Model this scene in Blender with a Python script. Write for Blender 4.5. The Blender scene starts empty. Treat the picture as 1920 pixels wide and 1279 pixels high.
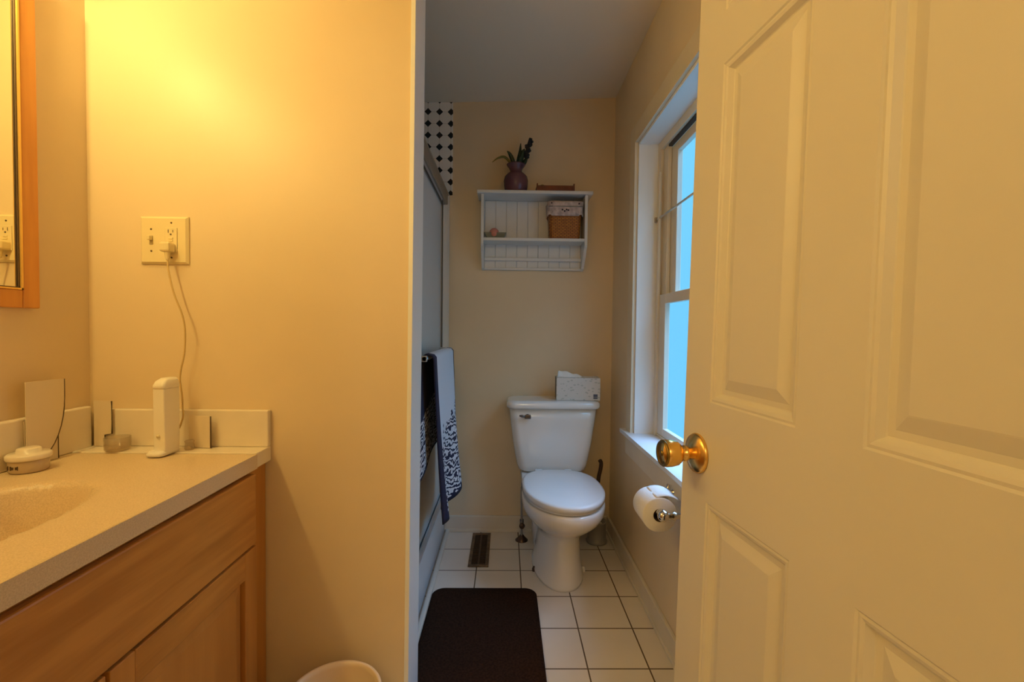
import bpy, bmesh, math, random
from mathutils import Vector, Matrix
random.seed(7)
R = math.radians
S = bpy.context.scene
COL = S.collection

# ------------------------------------------------------------------ camera
cam_d = bpy.data.cameras.new('camera')
cam_d.sensor_width = 36.0
cam_d.lens = 16.0
cam_d.clip_start = 0.02
cam = bpy.data.objects.new('camera', cam_d)
COL.objects.link(cam)
cam.matrix_world = (Matrix.Translation((0, 0, 1.15)) @ Matrix.Rotation(R(-0.81), 4, 'Z')
                    @ Matrix.Rotation(R(90 - 1.51), 4, 'X') @ Matrix.Rotation(R(0.6), 4, 'Z'))
S.camera = cam

# ------------------------------------------------------------------ view
S.view_settings.view_transform = 'Standard'
S.view_settings.look = 'None'
S.view_settings.gamma = 1
S.view_settings.use_curve_mapping = False
S.view_settings.exposure = 0.0
S.cycles.max_bounces = 10
S.cycles.diffuse_bounces = 6
S.cycles.sample_clamp_indirect = 4
S.cycles.use_denoising = True

# ------------------------------------------------------------------ sky
W = bpy.data.worlds.new('sky'); S.world = W; W.use_nodes = True
nt = W.node_tree; nt.nodes.clear()
tc = nt.nodes.new('ShaderNodeTexCoord'); sx = nt.nodes.new('ShaderNodeSeparateXYZ')
nt.links.new(tc.outputs['Generated'], sx.inputs[0])
cr = nt.nodes.new('ShaderNodeValToRGB')
cr.color_ramp.elements[0].position = 0.0; cr.color_ramp.elements[0].color = (.155, .56, .92, 1)
cr.color_ramp.elements[1].position = 0.75; cr.color_ramp.elements[1].color = (.34, .58, .95, 1)
e = cr.color_ramp.elements.new(0.40); e.color = (.17, .60, .86, 1)
nt.links.new(sx.outputs['Z'], cr.inputs[0])
mr = nt.nodes.new('ShaderNodeMapRange')
mr.inputs['From Min'].default_value = .42; mr.inputs['From Max'].default_value = .7
mr.inputs['To Min'].default_value = 1.25; mr.inputs['To Max'].default_value = 10.5
nt.links.new(sx.outputs['Z'], mr.inputs['Value'])
bg = nt.nodes.new('ShaderNodeBackground'); wo = nt.nodes.new('ShaderNodeOutputWorld')
nt.links.new(cr.outputs[0], bg.inputs['Color']); nt.links.new(mr.outputs[0], bg.inputs['Strength'])
nt.links.new(bg.outputs[0], wo.inputs[0])

def lamp(name, kind, loc, power, color, rot=(0, 0, 0), **kw):
    d = bpy.data.lights.new(name, kind); d.energy = power; d.color = color
    for k, v in kw.items(): setattr(d, k, v)
    o = bpy.data.objects.new(name, d); COL.objects.link(o); o.location = loc; o.rotation_euler = rot
    return o
# daylight portal in the window opening
po = lamp('window_daylight_portal', 'AREA', (0.745, 1.66, 1.33), 1, (1, 1, 1), (0, R(90), 0), shape='RECTANGLE', size=1.35, size_y=.9)
po.data.cycles.is_portal = True
# the three bulbs of the bar light over the mirror, and the hall lamp behind the camera
WARM = (.95, .71, .235)
BULBS = [(-1.105, y, 1.99) for y in (0.34, 0.62, 0.90)]
for b, pw in zip(BULBS, (7.2, 6.6, 5.8)):
    lamp('vanity_bulb_light', 'POINT', b, pw, WARM, shadow_soft_size=.028)
lamp('hall_ceiling_light', 'POINT', (-0.15, -1.45, 2.15), 17, (1, .81, .43), shadow_soft_size=.15)

# ------------------------------------------------------------------ materials
def newmat(name):
    m = bpy.data.materials.new(name); m.use_nodes = True
    return m, m.node_tree, m.node_tree.nodes['Principled BSDF']
def objcoord(nt):
    t = nt.nodes.new('ShaderNodeTexCoord'); return t.outputs['Object']
def geopos(nt):
    g = nt.nodes.new('ShaderNodeNewGeometry'); return g.outputs['Position']
def M(name, col, rough=.5, metal=0, noise=0, scale=20, bump=0, bscale=150, stretch=(1, 1, 1), col2=None, **kw):
    m, nt, p = newmat(name)
    p.inputs['Base Color'].default_value = (*col, 1)
    p.inputs['Roughness'].default_value = rough
    p.inputs['Metallic'].default_value = metal
    for k, v in kw.items(): p.inputs[k.replace('_', ' ')].default_value = v
    co = geopos(nt)
    if noise or col2:
        mp = nt.nodes.new('ShaderNodeMapping'); mp.inputs['Scale'].default_value = stretch
        nt.links.new(co, mp.inputs[0])
        n = nt.nodes.new('ShaderNodeTexNoise'); n.inputs['Scale'].default_value = scale; n.inputs['Detail'].default_value = 5
        nt.links.new(mp.outputs[0], n.inputs['Vector'])
        r = nt.nodes.new('ShaderNodeValToRGB')
        c2 = col2 if col2 else tuple(c * (1 - noise) for c in col)
        r.color_ramp.elements[0].position = .35; r.color_ramp.elements[0].color = (*c2, 1)
        r.color_ramp.elements[1].position = .65; r.color_ramp.elements[1].color = (*col, 1)
        nt.links.new(n.outputs['Fac'], r.inputs[0]); nt.links.new(r.outputs[0], p.inputs['Base Color'])
    if bump:
        n = nt.nodes.new('ShaderNodeTexNoise'); n.inputs['Scale'].default_value = bscale
        nt.links.new(co, n.inputs['Vector'])
        b = nt.nodes.new('ShaderNodeBump'); b.inputs['Strength'].default_value = bump; b.inputs['Distance'].default_value = .002
        nt.links.new(n.outputs['Fac'], b.inputs['Height']); nt.links.new(b.outputs[0], p.inputs['Normal'])
    return m
def math_(nt, op, a, b=None, c=None):
    n = nt.nodes.new('ShaderNodeMath'); n.operation = op
    for i, v in enumerate((a, b, c)):
        if v is None: continue
        if isinstance(v, (int, float)): n.inputs[i].default_value = v
        else: nt.links.new(v, n.inputs[i])
    return n.outputs[0]
def mixcol(nt, f, a, b):
    n = nt.nodes.new('ShaderNodeMix'); n.data_type = 'RGBA'
    for i, v in ((0, f), (6, a), (7, b)):
        if isinstance(v, (int, float)): n.inputs[i].default_value = v
        elif isinstance(v, tuple): n.inputs[i].default_value = (*v, 1)
        else: nt.links.new(v, n.inputs[i])
    return n.outputs[2]
def griddist(nt, v, x0, s):
    f = math_(nt, 'FRACT', math_(nt, 'DIVIDE', math_(nt, 'SUBTRACT', v, x0 - s * 100), s))
    return math_(nt, 'MULTIPLY', math_(nt, 'MINIMUM', f, math_(nt, 'SUBTRACT', 1.0, f)), s)

m_wall = M('cream_paint', (.78, .64, .44), .42, bump=.12, bscale=60, noise=.05, scale=3)
m_ceil = M('ceiling_paint', (.84, .76, .62), .75, bump=.1, bscale=70)
m_white = M('white_gloss_paint', (.84, .80, .74), .32, noise=.04, scale=6)
m_trim = M('off_white_trim', (.74, .68, .58), .38, noise=.06, scale=8)
m_casing = M('window_casing_paint', (.74, .65, .50), .42, noise=.05, scale=5)
m_door = M('door_paint', (.74, .69, .58), .42, bump=.05, bscale=25, noise=.03, scale=4)
m_porc = M('porcelain', (.82, .80, .77), .12, Coat_Weight=.5)
m_seat = M('seat_plastic', (.80, .80, .80), .2)
m_brass = M('polished_brass', (.90, .58, .18), .24, 1)
m_brassd = M('worn_brass', (.25, .17, .05), .35, 1)
m_chrome = M('chrome', (.75, .74, .72), .12, 1)
m_dchrome = M('tarnished_chrome', (.16, .15, .15), .3, 1)
m_brush = M('brushed_header_metal', (.38, .34, .29), .4, .7, noise=.1, scale=30, stretch=(1, .1, 1))
m_alum = M('satin_aluminium', (.52, .54, .58), .35, .6)
m_dark = M('dark_gasket', (.03, .03, .035), .5)
m_rug = M('brown_rug_pile', (.040, .019, .011), 1.0, noise=.4, scale=140, bump=.9, bscale=500, Specular_IOR_Level=.05)
m_maple = M('honey_maple', (.58, .275, .065), .35, col2=(.44, .19, .038), scale=5, stretch=(1, .7, 9))
m_maplev = M('honey_maple_upright_grain', (.56, .26, .060), .35, col2=(.48, .21, .045), scale=3.5, stretch=(7, 7, .5))
m_mapledark = M('groove_red_brown', (.20, .05, .02), .5)  # darker red-brown for the door backing and groove strip
m_frame = M('orange_pine_frame', (.78, .36, .08), .35, col2=(.66, .28, .06), scale=5, stretch=(6, 6, .6))
m_gold = M('gold_bead', (.95, .62, .18), .3, .6)
m_splash = M('cultured_marble', (.84, .76, .64), .25, noise=.05, scale=10)
m_card = M('cream_card', (.74, .64, .50), .5)
m_cdark = M('card_edge_shadow', (.10, .06, .035), .6)  # dark colour painted in for the shadow lines at the card edges
m_appl = M('white_appliance_plastic', (.88, .84, .76), .28)
m_ivory = M('ivory_plastic', (.82, .70, .42), .3)
m_slot = M('dark_slot', (.10, .06, .03), .6)
m_cord = M('beige_cord', (.62, .46, .22), .5)
m_basket = M('wicker', (.36, .13, .02), .55)
m_cloth = M('floral_liner', (.70, .58, .54), .85, col2=(.42, .33, .31), scale=40)
m_vase = M('purple_glaze', (.13, .055, .075), .25)
m_leaf = M('dark_leaf', (.045, .07, .025), .5, noise=.4, scale=60)
m_leafy = M('yellowed_leaf', (.20, .17, .03), .5)
m_bud = M('dark_flower_bud', (.035, .03, .03), .6, noise=.5, scale=120)
m_traywood = M('redwood_tray', (.18, .035, .012), .4, noise=.3, scale=30)
m_pink = M('pink_soap', (.62, .24, .19), .45)
m_glassd = M('green_glass', (.30, .32, .26), .15, Transmission_Weight=.3)
m_tissue = M('tissue', (.82, .80, .76), .9)
m_paper = M('toilet_paper', (.86, .84, .82), .95, bump=.3, bscale=300)
m_cardboard = M('cardboard_core', (.22, .14, .08), .9)
m_reg = M('brown_register', (.20, .13, .08), .4, .4, noise=.5, scale=25)
m_regd = M('register_dark', (.028, .015, .010), .7)
m_bin = M('cream_bin_plastic', (.74, .58, .38), .4)
m_rubber = M('grey_plastic', (.30, .28, .26), .5)
m_bronze = M('brown_metal', (.10, .06, .04), .35, .6)
m_tub = M('tub_enamel', (.62, .63, .66), .22)

def tile_floor_mat():
    m, nt, p = newmat('floor_tile'); co = geopos(nt)
    s = nt.nodes.new('ShaderNodeSeparateXYZ'); nt.links.new(co, s.inputs[0])
    d = math_(nt, 'MINIMUM', griddist(nt, s.outputs[0], .2905, .2095), griddist(nt, s.outputs[1], 1.510, .209))
    g = math_(nt, 'LESS_THAN', d, .0026)
    n = nt.nodes.new('ShaderNodeTexNoise'); n.inputs['Scale'].default_value = 9; nt.links.new(co, n.inputs['Vector'])
    base = mixcol(nt, n.outputs['Fac'], (.84, .77, .68), (.76, .69, .60))
    nt.links.new(mixcol(nt, g, base, (.13, .085, .05)), p.inputs['Base Color'])
    nt.links.new(math_(nt, 'ADD', math_(nt, 'MULTIPLY', g, .5), .28), p.inputs['Roughness'])
    b = nt.nodes.new('ShaderNodeBump'); b.inputs['Strength'].default_value = .5; b.inputs['Distance'].default_value = .002
    nt.links.new(math_(nt, 'SMOOTH_MIN', d, .005, .002), b.inputs['Height'])
    return m
def tile_diamond_mat():
    m, nt, p = newmat('octagon_dot_tile'); co = geopos(nt)
    s = nt.nodes.new('ShaderNodeSeparateXYZ'); nt.links.new(co, s.inputs[0])
    h = math_(nt, 'ADD', s.outputs[0], s.outputs[1])
    dx = griddist(nt, h, -.377 + 2.551, .0635); dz = griddist(nt, s.outputs[2], 2.345, .064)
    dia = math_(nt, 'LESS_THAN', math_(nt, 'ADD', dx, dz), .0195)
    ex = griddist(nt, h, -.377 + 2.551, .0635)
    line = math_(nt, 'LESS_THAN', math_(nt, 'MINIMUM', dx, dz), .0009)
    c = mixcol(nt, line, (.86, .85, .84), (.50, .48, .46))
    nt.links.new(mixcol(nt, dia, c, (.018, .014, .016)), p.inputs['Base Color'])
    p.inputs['Roughness'].default_value = .25
    return m
def speckle_mat(name, c1, c2, c3):
    m, nt, p = newmat(name); co = geopos(nt)
    n = nt.nodes.new('ShaderNodeTexNoise'); n.inputs['Scale'].default_value = 420; n.inputs['Detail'].default_value = 2
    nt.links.new(co, n.inputs['Vector'])
    r = nt.nodes.new('ShaderNodeValToRGB')
    r.color_ramp.elements[0].position = .38; r.color_ramp.elements[0].color = (*c1, 1)
    r.color_ramp.elements[1].position = .62; r.color_ramp.elements[1].color = (*c3, 1)
    e = r.color_ramp.elements.new(.5); e.color = (*c2, 1)
    nt.links.new(n.outputs['Fac'], r.inputs[0]); nt.links.new(r.outputs[0], p.inputs['Base Color'])
    p.inputs['Roughness'].default_value = .35
    return m
def towel_mat():
    m, nt, p = newmat('zebra_towel')
    t = nt.nodes.new('ShaderNodeTexCoord'); s = nt.nodes.new('ShaderNodeSeparateXYZ'); nt.links.new(t.outputs['UV'], s.inputs[0])
    u, v = s.outputs[0], s.outputs[1]          # v: 0 = front hem, .5 = bar, 1 = rear hem ; metres in uv2 not needed
    w = nt.nodes.new('ShaderNodeTexWave'); w.wave_type = 'BANDS'; w.bands_direction = 'Y'
    mp = nt.nodes.new('ShaderNodeMapping'); mp.inputs['Scale'].default_value = (1.4, 5.2, 1)
    mp.inputs['Rotation'].default_value = (0, 0, .35)
    nt.links.new(t.outputs['UV'], mp.inputs[0]); nt.links.new(mp.outputs[0], w.inputs['Vector'])
    w.inputs['Scale'].default_value = 3.6; w.inputs['Distortion'].default_value = 11; w.inputs['Detail'].default_value = 2.5; w.inputs['Detail Scale'].default_value = 2.2
    z = math_(nt, 'GREATER_THAN', w.outputs['Fac'], .52)
    edge = math_(nt, 'MINIMUM', v, math_(nt, 'SUBTRACT', 1.0, v))       # distance from a hem
    wob = nt.nodes.new('ShaderNodeTexNoise'); wob.inputs['Scale'].default_value = 6; nt.links.new(t.outputs['UV'], wob.inputs['Vector'])
    lim = math_(nt, 'ADD', .15, math_(nt, 'ADD', math_(nt, 'MULTIPLY', wob.outputs['Fac'], .14), math_(nt, 'MULTIPLY', u, .07)))
    zone = math_(nt, 'LESS_THAN', edge, lim)
    pat = math_(nt, 'MULTIPLY', z, zone)
    eu = math_(nt, 'MINIMUM', math_(nt, 'MULTIPLY', u, .45), math_(nt, 'SUBTRACT', 1.0, u))
    rear = math_(nt, 'MULTIPLY', math_(nt, 'GREATER_THAN', v, .5), math_(nt, 'SUBTRACT', 1.0, zone))
    hem = math_(nt, 'MAXIMUM', math_(nt, 'LESS_THAN', eu, .045), math_(nt, 'LESS_THAN', edge, .012))
    dark = math_(nt, 'MAXIMUM', math_(nt, 'MAXIMUM', pat, hem), rear)
    nt.links.new(mixcol(nt, dark, (.62, .63, .70), (.012, .012, .045)), p.inputs['Base Color'])
    p.inputs['Roughness'].default_value = .95
    n = nt.nodes.new('ShaderNodeTexNoise'); n.inputs['Scale'].default_value = 400
    b = nt.nodes.new('ShaderNodeBump'); b.inputs['Strength'].default_value = .4; b.inputs['Distance'].default_value = .002
    nt.links.new(n.outputs['Fac'], b.inputs['Height']); nt.links.new(b.outputs[0], p.inputs['Normal'])
    return m
def wicker_mat():
    m, nt, p = newmat('woven_wicker'); co = geopos(nt)
    b = nt.nodes.new('ShaderNodeTexBrick'); b.inputs['Scale'].default_value = 1
    mp = nt.nodes.new('ShaderNodeMapping'); mp.inputs['Rotation'].default_value = (R(90), 0, 0)
    nt.links.new(co, mp.inputs[0]); nt.links.new(mp.outputs[0], b.inputs['Vector'])
    b.inputs['Color1'].default_value = (.55, .20, .022, 1); b.inputs['Color2'].default_value = (.42, .14, .016, 1)
    b.inputs['Mortar'].default_value = (.10, .03, .006, 1)
    b.inputs['Brick Width'].default_value = .02; b.inputs['Row Height'].default_value = .008; b.inputs['Mortar Size'].default_value = .0012
    nt.links.new(b.outputs['Color'], p.inputs['Base Color'])
    bu = nt.nodes.new('ShaderNodeBump'); bu.inputs['Distance'].default_value = .002
    nt.links.new(b.outputs['Fac'], bu.inputs['Height']); bu.invert = True
    nt.links.new(bu.outputs[0], p.inputs['Normal'])
    return m
def box_mat():
    m, nt, p = newmat('leaf_print_card'); co = geopos(nt)
    v = nt.nodes.new('ShaderNodeTexVoronoi'); v.inputs['Scale'].default_value = 42
    mp = nt.nodes.new('ShaderNodeMapping'); mp.inputs['Scale'].default_value = (1, 1, 1.8); mp.inputs['Rotation'].default_value = (0, .7, 0)
    nt.links.new(co, mp.inputs[0]); nt.links.new(mp.outputs[0], v.inputs['Vector'])
    f = math_(nt, 'LESS_THAN', v.outputs['Distance'], .30)
    f = math_(nt, 'MULTIPLY', f, .6)
    nt.links.new(mixcol(nt, f, (.66, .63, .58), (.36, .38, .33)), p.inputs['Base Color'])
    p.inputs['Roughness'].default_value = .6
    return m
def glass_mat(name, tint, mixf, rough=.02, back=None):
    m = bpy.data.materials.new(name); m.use_nodes = True; nt = m.node_tree; nt.nodes.clear()
    o = nt.nodes.new('ShaderNodeOutputMaterial'); tr = nt.nodes.new('ShaderNodeBsdfTransparent'); tr.inputs[0].default_value = (*tint, 1)
    g = nt.nodes.new('ShaderNodeBsdfPrincipled'); g.inputs['Base Color'].default_value = (*(back or tint), 1); g.inputs['Roughness'].default_value = rough
    mx = nt.nodes.new('ShaderNodeMixShader'); mx.inputs[0].default_value = mixf
    nt.links.new(tr.outputs[0], mx.inputs[1]); nt.links.new(g.outputs[0], mx.inputs[2]); nt.links.new(mx.outputs[0], o.inputs[0])
    return m
m_floor = tile_floor_mat(); m_dia = tile_diamond_mat()
m_counter = speckle_mat('speckled_counter', (.64, .50, .32), (.70, .55, .36), (.75, .60, .41))
m_towel = towel_mat(); m_wicker = wicker_mat(); m_box = box_mat()
m_pane = glass_mat('window_glass', (.97, .98, 1), .04, .02, (.5, .6, .7))
m_shower = glass_mat('obscure_shower_glass', (.7, .72, .72), .72, .35, (.80, .78, .76))
m_clear = glass_mat('clear_glass', (.88, .84, .78), .25, .08, (.7, .62, .5))
m_mirror = M('mirror_silver', (.93, .92, .82), .01, 1)
m_floral = M('printed_mark', (.12, .12, .16), .6)
m_bulb, _nt, _p = newmat('bulb_glass')
_p.inputs['Base Color'].default_value = (.9, .8, .6, 1)

# ------------------------------------------------------------------ mesh helpers
def quadface(bm, vs, smooth=False):
    try:
        f = bm.faces.new(vs); f.smooth = smooth; return f
    except ValueError: return None
def bx(bm, x0, x1, y0, y1, z0, z1, bev=0, T=None, seg=2):
    ps = [(x, y, z) for z in (z0, z1) for y in (y0, y1) for x in (x0, x1)]
    vs = [bm.verts.new(T @ Vector(p) if T else p) for p in ps]
    fs = [bm.faces.new([vs[i] for i in q]) for q in ((0, 2, 3, 1), (4, 5, 7, 6), (0, 1, 5, 4), (2, 6, 7, 3), (0, 4, 6, 2), (1, 3, 7, 5))]
    if bev:
        es = list({e for f in fs for e in f.edges})
        bmesh.ops.bevel(bm, geom=es, offset=bev, segments=seg, affect='EDGES', profile=.5)
    return bm
def loft(bm, loops, cap0=True, cap1=True, smooth=True, closed=True):
    rows = [[bm.verts.new(p) for p in l] for l in loops]
    n = len(rows[0])
    for a, b in zip(rows, rows[1:]):
        for i in range(n if closed else n - 1):
            j = (i + 1) % n
            quadface(bm, (a[i], a[j], b[j], b[i]), smooth)
    if cap0: quadface(bm, rows[0][::-1], False)
    if cap1: quadface(bm, rows[-1], False)
    return rows
def lathe(bm, prof, c=(0, 0, 0), axis='Z', n=40, T=None, cap=False):
    loops = []
    for r, h in prof:
        l = []
        for i in range(n):
            a = 2 * math.pi * i / n
            p = {'Z': (r * math.cos(a), r * math.sin(a), h), 'Y': (r * math.sin(a), h, r * math.cos(a)), 'X': (h, r * math.cos(a), r * math.sin(a))}[axis]
            p = Vector(p) + Vector(c)
            l.append(T @ p if T else p)
        loops.append(l)
    loft(bm, loops, cap, cap)
def tube(bm, pts, r, n=8, rs=None, cap=True):
    pts = [Vector(p) for p in pts]; loops = []
    up = Vector((0, 0, 1))
    for i, p in enumerate(pts):
        d = (pts[min(i + 1, len(pts) - 1)] - pts[max(i - 1, 0)]).normalized()
        a = d.cross(up)
        if a.length < .05: a = d.cross(Vector((1, 0, 0)))
        a.normalize(); b = d.cross(a).normalized()
        rr = rs[i] if rs else r
        loops.append([p + a * rr * math.cos(2 * math.pi * k / n) + b * rr * math.sin(2 * math.pi * k / n) for k in range(n)])
    loft(bm, loops, cap, cap)
def spline(pts, k=8):
    P = [Vector(p) for p in pts]; P = [P[0]] + P + [P[-1]]; out = []
    for i in range(1, len(P) - 2):
        for j in range(k):
            t = j / k
            out.append(.5 * ((2 * P[i]) + (-P[i-1] + P[i+1]) * t + (2*P[i-1] - 5*P[i] + 4*P[i+1] - P[i+2]) * t*t + (-P[i-1] + 3*P[i] - 3*P[i+1] + P[i+2]) * t**3))
    out.append(P[-2]); return out
def rrect(cx, cy, w, d, r, z, n=6):
    r = min(r, w / 2 - 1e-4, d / 2 - 1e-4); l = []
    for qx, qy, a0 in ((1, 1, 0), (-1, 1, 90), (-1, -1, 180), (1, -1, 270)):
        for i in range(n + 1):
            a = R(a0 + 90 * i / n)
            l.append((cx + qx * (w / 2 - r) + r * math.cos(a), cy + qy * (d / 2 - r) + r * math.sin(a), z))
    return l
B = bmesh.new
def obj(name, bm, mat, parent=None, origin=None, local=False, fixn=True):
    """link bm (world coordinates unless local) as one mesh object"""
    if fixn: bmesh.ops.recalc_face_normals(bm, faces=bm.faces[:])
    me = bpy.data.meshes.new(name)
    if not local:
        if parent is not None:
            r = parent
            o0 = Vector((0, 0, 0))
            while r is not None:
                o0 += Vector(r.location); r = r.parent
        elif origin is not None: o0 = Vector(origin)
        else:
            xs = [v.co for v in bm.verts]
            o0 = Vector(((min(v.x for v in xs) + max(v.x for v in xs)) / 2, (min(v.y for v in xs) + max(v.y for v in xs)) / 2, min(v.z for v in xs)))
        bmesh.ops.translate(bm, verts=bm.verts[:], vec=-o0)
    bm.to_mesh(me); bm.free()
    me.materials.append(mat)
    o = bpy.data.objects.new(name, me); COL.objects.link(o)
    if parent is not None: o.parent = parent
    elif not local: o.location = o0
    return o
def tag(o, label, cat, group=None):
    o['label'] = label; o['category'] = cat
    if group: o['group'] = group
    return o
def thing(name, label, cat, loc=(0, 0, 0), group=None):
    o = bpy.data.objects.new(name, None); COL.objects.link(o); o.location = loc; o.empty_display_size = .05
    return tag(o, label, cat, group)
def struct(name, bm, mat, **kw):
    o = obj(name, bm, mat, **kw); o['kind'] = 'structure'; return o
def boxes(*a, bev=0):
    bm = B()
    for b in a: bx(bm, *b, bev=bev)
    return bm

# ------------------------------------------------------------------ room shell
XR = .60; YB = 2.56; XL = -1.165; YP = 1.29; XP = -.255; YP2 = 1.43
def ceil_z(x): return 2.415 + .046 * x
struct('floor', boxes((-1.4, .95, -2.0, 2.7, -.06, 0)), m_floor)
bm = B()
q = [(-1.4, -2.0), (.95, -2.0), (.95, 2.7), (-1.4, 2.7)]
loft(bm, [[(x, y, ceil_z(x)) for x, y in q], [(x, y, ceil_z(x) + .08) for x, y in q]], smooth=False)
struct('ceiling', bm, m_ceil)
struct('wall_back', boxes((-1.30, .80, YB, YB + .1, 0, 2.5)), m_wall)
struct('wall_left', boxes((XL - .1, XL, -2.0, YB, 0, 2.5)), m_wall)
# right wall around the window opening
WY0, WY1, WZ0, WZ1 = 1.22, 2.10, .655, 2.01
struct('wall_right', boxes((XR, .74, .2, WY0, 0, 2.5), (XR, .74, WY1, YB, 0, 2.5), (XR, .74, WY0, WY1, 0, WZ0), (XR, .74, WY0, WY1, WZ1, 2.5)), m_wall)
def lean_box(x0, x1, y0, y1, z0, z1, dx0, dx1):
    bm = B(); loft(bm, [[(x0 + a, y0, z), (x1 + b, y0, z), (x1 + b, y1, z), (x0 + a, y1, z)] for z, a, b in ((z0, dx0, dx1), (z1, 0, 0))], smooth=False)
    return bm
struct('wall_partition', lean_box(XL, XP - .012, YP, YP2, 0, 2.5, 0, -.016), m_wall)
struct('wall_front', boxes((XL, -.36, .08, .2, 0, 2.5), (.49, .80, .08, .2, 0, 2.5), (-.36, .49, .08, .2, 2.06, 2.5)), m_wall)
struct('wall_hall', boxes((-1.0, -.95, -2.0, .08, 0, 2.5), (.90, .95, -2.0, .08, 0, 2.5), (-.95, .90, -2.0, -1.95, 0, 2.5)), m_wall)
# white end trim on the partition
struct('trim_1', lean_box(XP - .012, XP, YP - .004, YP2 + .004, 0, 2.5, -.016, -.016), M('end_trim_paint', (.88, .88, .88), .35))
# baseboards
bb = B(); bx(bb, -.335, XR - .016, YB - .014, YB, 0, .092, bev=.003); bx(bb, -.335, XR - .016, YB - .018, YB, 0, .018, bev=.003)
struct('baseboard_back', bb, m_trim)
bb = B(); bx(bb, XR - .014, XR, .2, YB - .014, 0, .092, bev=.003); bx(bb, XR - .02, XR, .2, YB - .014, 0, .018, bev=.004)
struct('baseboard_right', bb, m_trim)
bb = B(); bx(bb, -.60, XP - .030, YP - .012, YP, 0, .09, bev=.003)
struct('baseboard_partition', bb, m_trim)
struct('trim_2', boxes((-.325, -.305, YP2, YB - .02, 0, .022), bev=.006), m_trim)
# tiled alcove linings
struct('wall_shower_tile', boxes((-1.155, -.345, YB - .009, YB, .30, 1.89), (-1.155, -.303, YB - .009, YB, 1.89, 2.398), (XL, -1.155, YP2 + .01, YB, .30, 2.34)), m_dia)
struct('wall_shower_flange', boxes((-.345, -.318, 2.335, YB - .0005, .30, 1.8895), bev=.003), m_white)

# window --------------------------------------------------------------
win = bpy.data.objects.new('window_1', None); COL.objects.link(win); win['kind'] = 'structure'; win.location = (.7, 1.66, WZ0)
bm = B()   # jamb lining of the reveal (top, far side, near side, bottom)
bx(bm, XR, .736, WY1 - .012, WY1, WZ0, WZ1); bx(bm, XR, .736, WY0, WY0 + .012, WZ0, WZ1); bx(bm, XR, .736, WY0 + .0125, WY1 - .0125, WZ1 - .012, WZ1)
obj('jamb_lining', bm, M('jamb_paint', (.86, .87, .88), .4), win)
bm = B()   # flat casing on the wall
bx(bm, XR - .016, XR, WY1, WY1 + .075, WZ0, WZ1 + .08, bev=.0015); bx(bm, XR - .016, XR, WY0 - .075, WY0, WZ0, WZ1 + .08, bev=.0015)
bx(bm, XR - .016, XR, WY0, WY1, WZ1, WZ1 + .08, bev=.0015)
obj('casing', bm, m_casing, win)
bm = B(); pf = [(XR - .040, WY0 - .10), (XR - .0005, WY0 - .10), (XR - .0005, WY0 + .001), (.688, WY0 + .001), (.688, WY1 - .001), (XR - .0005, WY1 - .001), (XR - .0005, WY1 + .10), (XR - .040, WY1 + .10)]
loft(bm, [[(x, y, z) for x, y in pf] for z in (WZ0 + .001, WZ0 + .018)], smooth=False)
obj('stool', bm, M('sill_paint', (.74, .75, .78), .35), win)
bm = B(); bx(bm, XR - .018, XR, WY0 - .07, WY1 + .075, WZ0 - .095, WZ0 + .0005, bev=.002)
obj('apron', bm, m_casing, win)
FX0 = .688
bm = B()   # frame with stops
bx(bm, FX0, .74, WY1 - .05, WY1 - .012, WZ0, WZ1 - .012); bx(bm, FX0, .74, WY0 + .012, WY0 + .05, WZ0, WZ1 - .012)
bx(bm, FX0, .74, WY0 + .05, WY1 - .05, WZ1 - .050, WZ1 - .012); bx(bm, FX0, .74, WY0 + .05, WY1 - .05, WZ0, WZ0 + .03)
bx(bm, FX0 + .012, .716, WY1 - .110, WY1 - .05, 1.312, WZ1 - .05, bev=.002)
bx(bm, FX0 - .008, FX0 + .004, WY1 - .058, WY1 - .040, WZ0 + .018, 1.86, bev=.002)
obj('window_frame', bm, m_casing, win)
obj('head_track', boxes((FX0 + .012, .716, WY0 + .05, WY1 - .112, WZ1 - .060, WZ1 - .0505)), m_dark, win)
def sash(x, z0, z1, bot, top, st):
    y0, y1 = WY0 + .05, WY1 - .05
    bm = B()
    bx(bm, x, x + .022, y1 - st, y1, z0, z1, bev=.002); bx(bm, x, x + .022, y0, y0 + st, z0, z1, bev=.002)
    bx(bm, x, x + .022, y0 + st, y1 - st, z0, z0 + bot, bev=.002); bx(bm, x, x + .022, y0 + st, y1 - st, z1 - top, z1, bev=.002)
    o_ = obj('sash', bm, m_trim, win)
    obj('pane', boxes((x + .010, x + .013, y0 + st, y1 - st, z0 + bot, z1 - top)), m_pane, o_)
sash(.691, WZ0 + .03, 1.310, .035, .042, .078)
sash(.717, 1.272, WZ1 - .060, .045, .040, .125)
bm = B(); bx(bm, .680, .692, 1.62, 1.66, 1.290, 1.312, bev=.003)
obj('sash_lock', bm, m_brassd, win)
# thin rod across the window with its brackets
rod = thing('curtain_rod', 'thin white curtain rod crossing the upper window pane', 'curtain rod', (.685, 1.66, 1.655))
bm = B(); tube(bm, [(.685, WY0 + .014, 1.655), (.685, WY1 - .014, 1.655)], .0045)
obj('rod', bm, m_trim, rod)
for y in (WY1 - .02, WY0 + .02):
    bm = B(); bx(bm, .675, .70, y - .006, y + .006, 1.642, 1.665, bev=.002)
    obj('bracket', bm, M('bracket_metal', (.35, .30, .25), .4, .5), rod)

# ------------------------------------------------------------------ door
door = bpy.data.objects.new('door_1', None); COL.objects.link(door); door['kind'] = 'structure'
DL, DT, DH = .762, .035, 2.03
ang = math.atan2(.102, .995)
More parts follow.
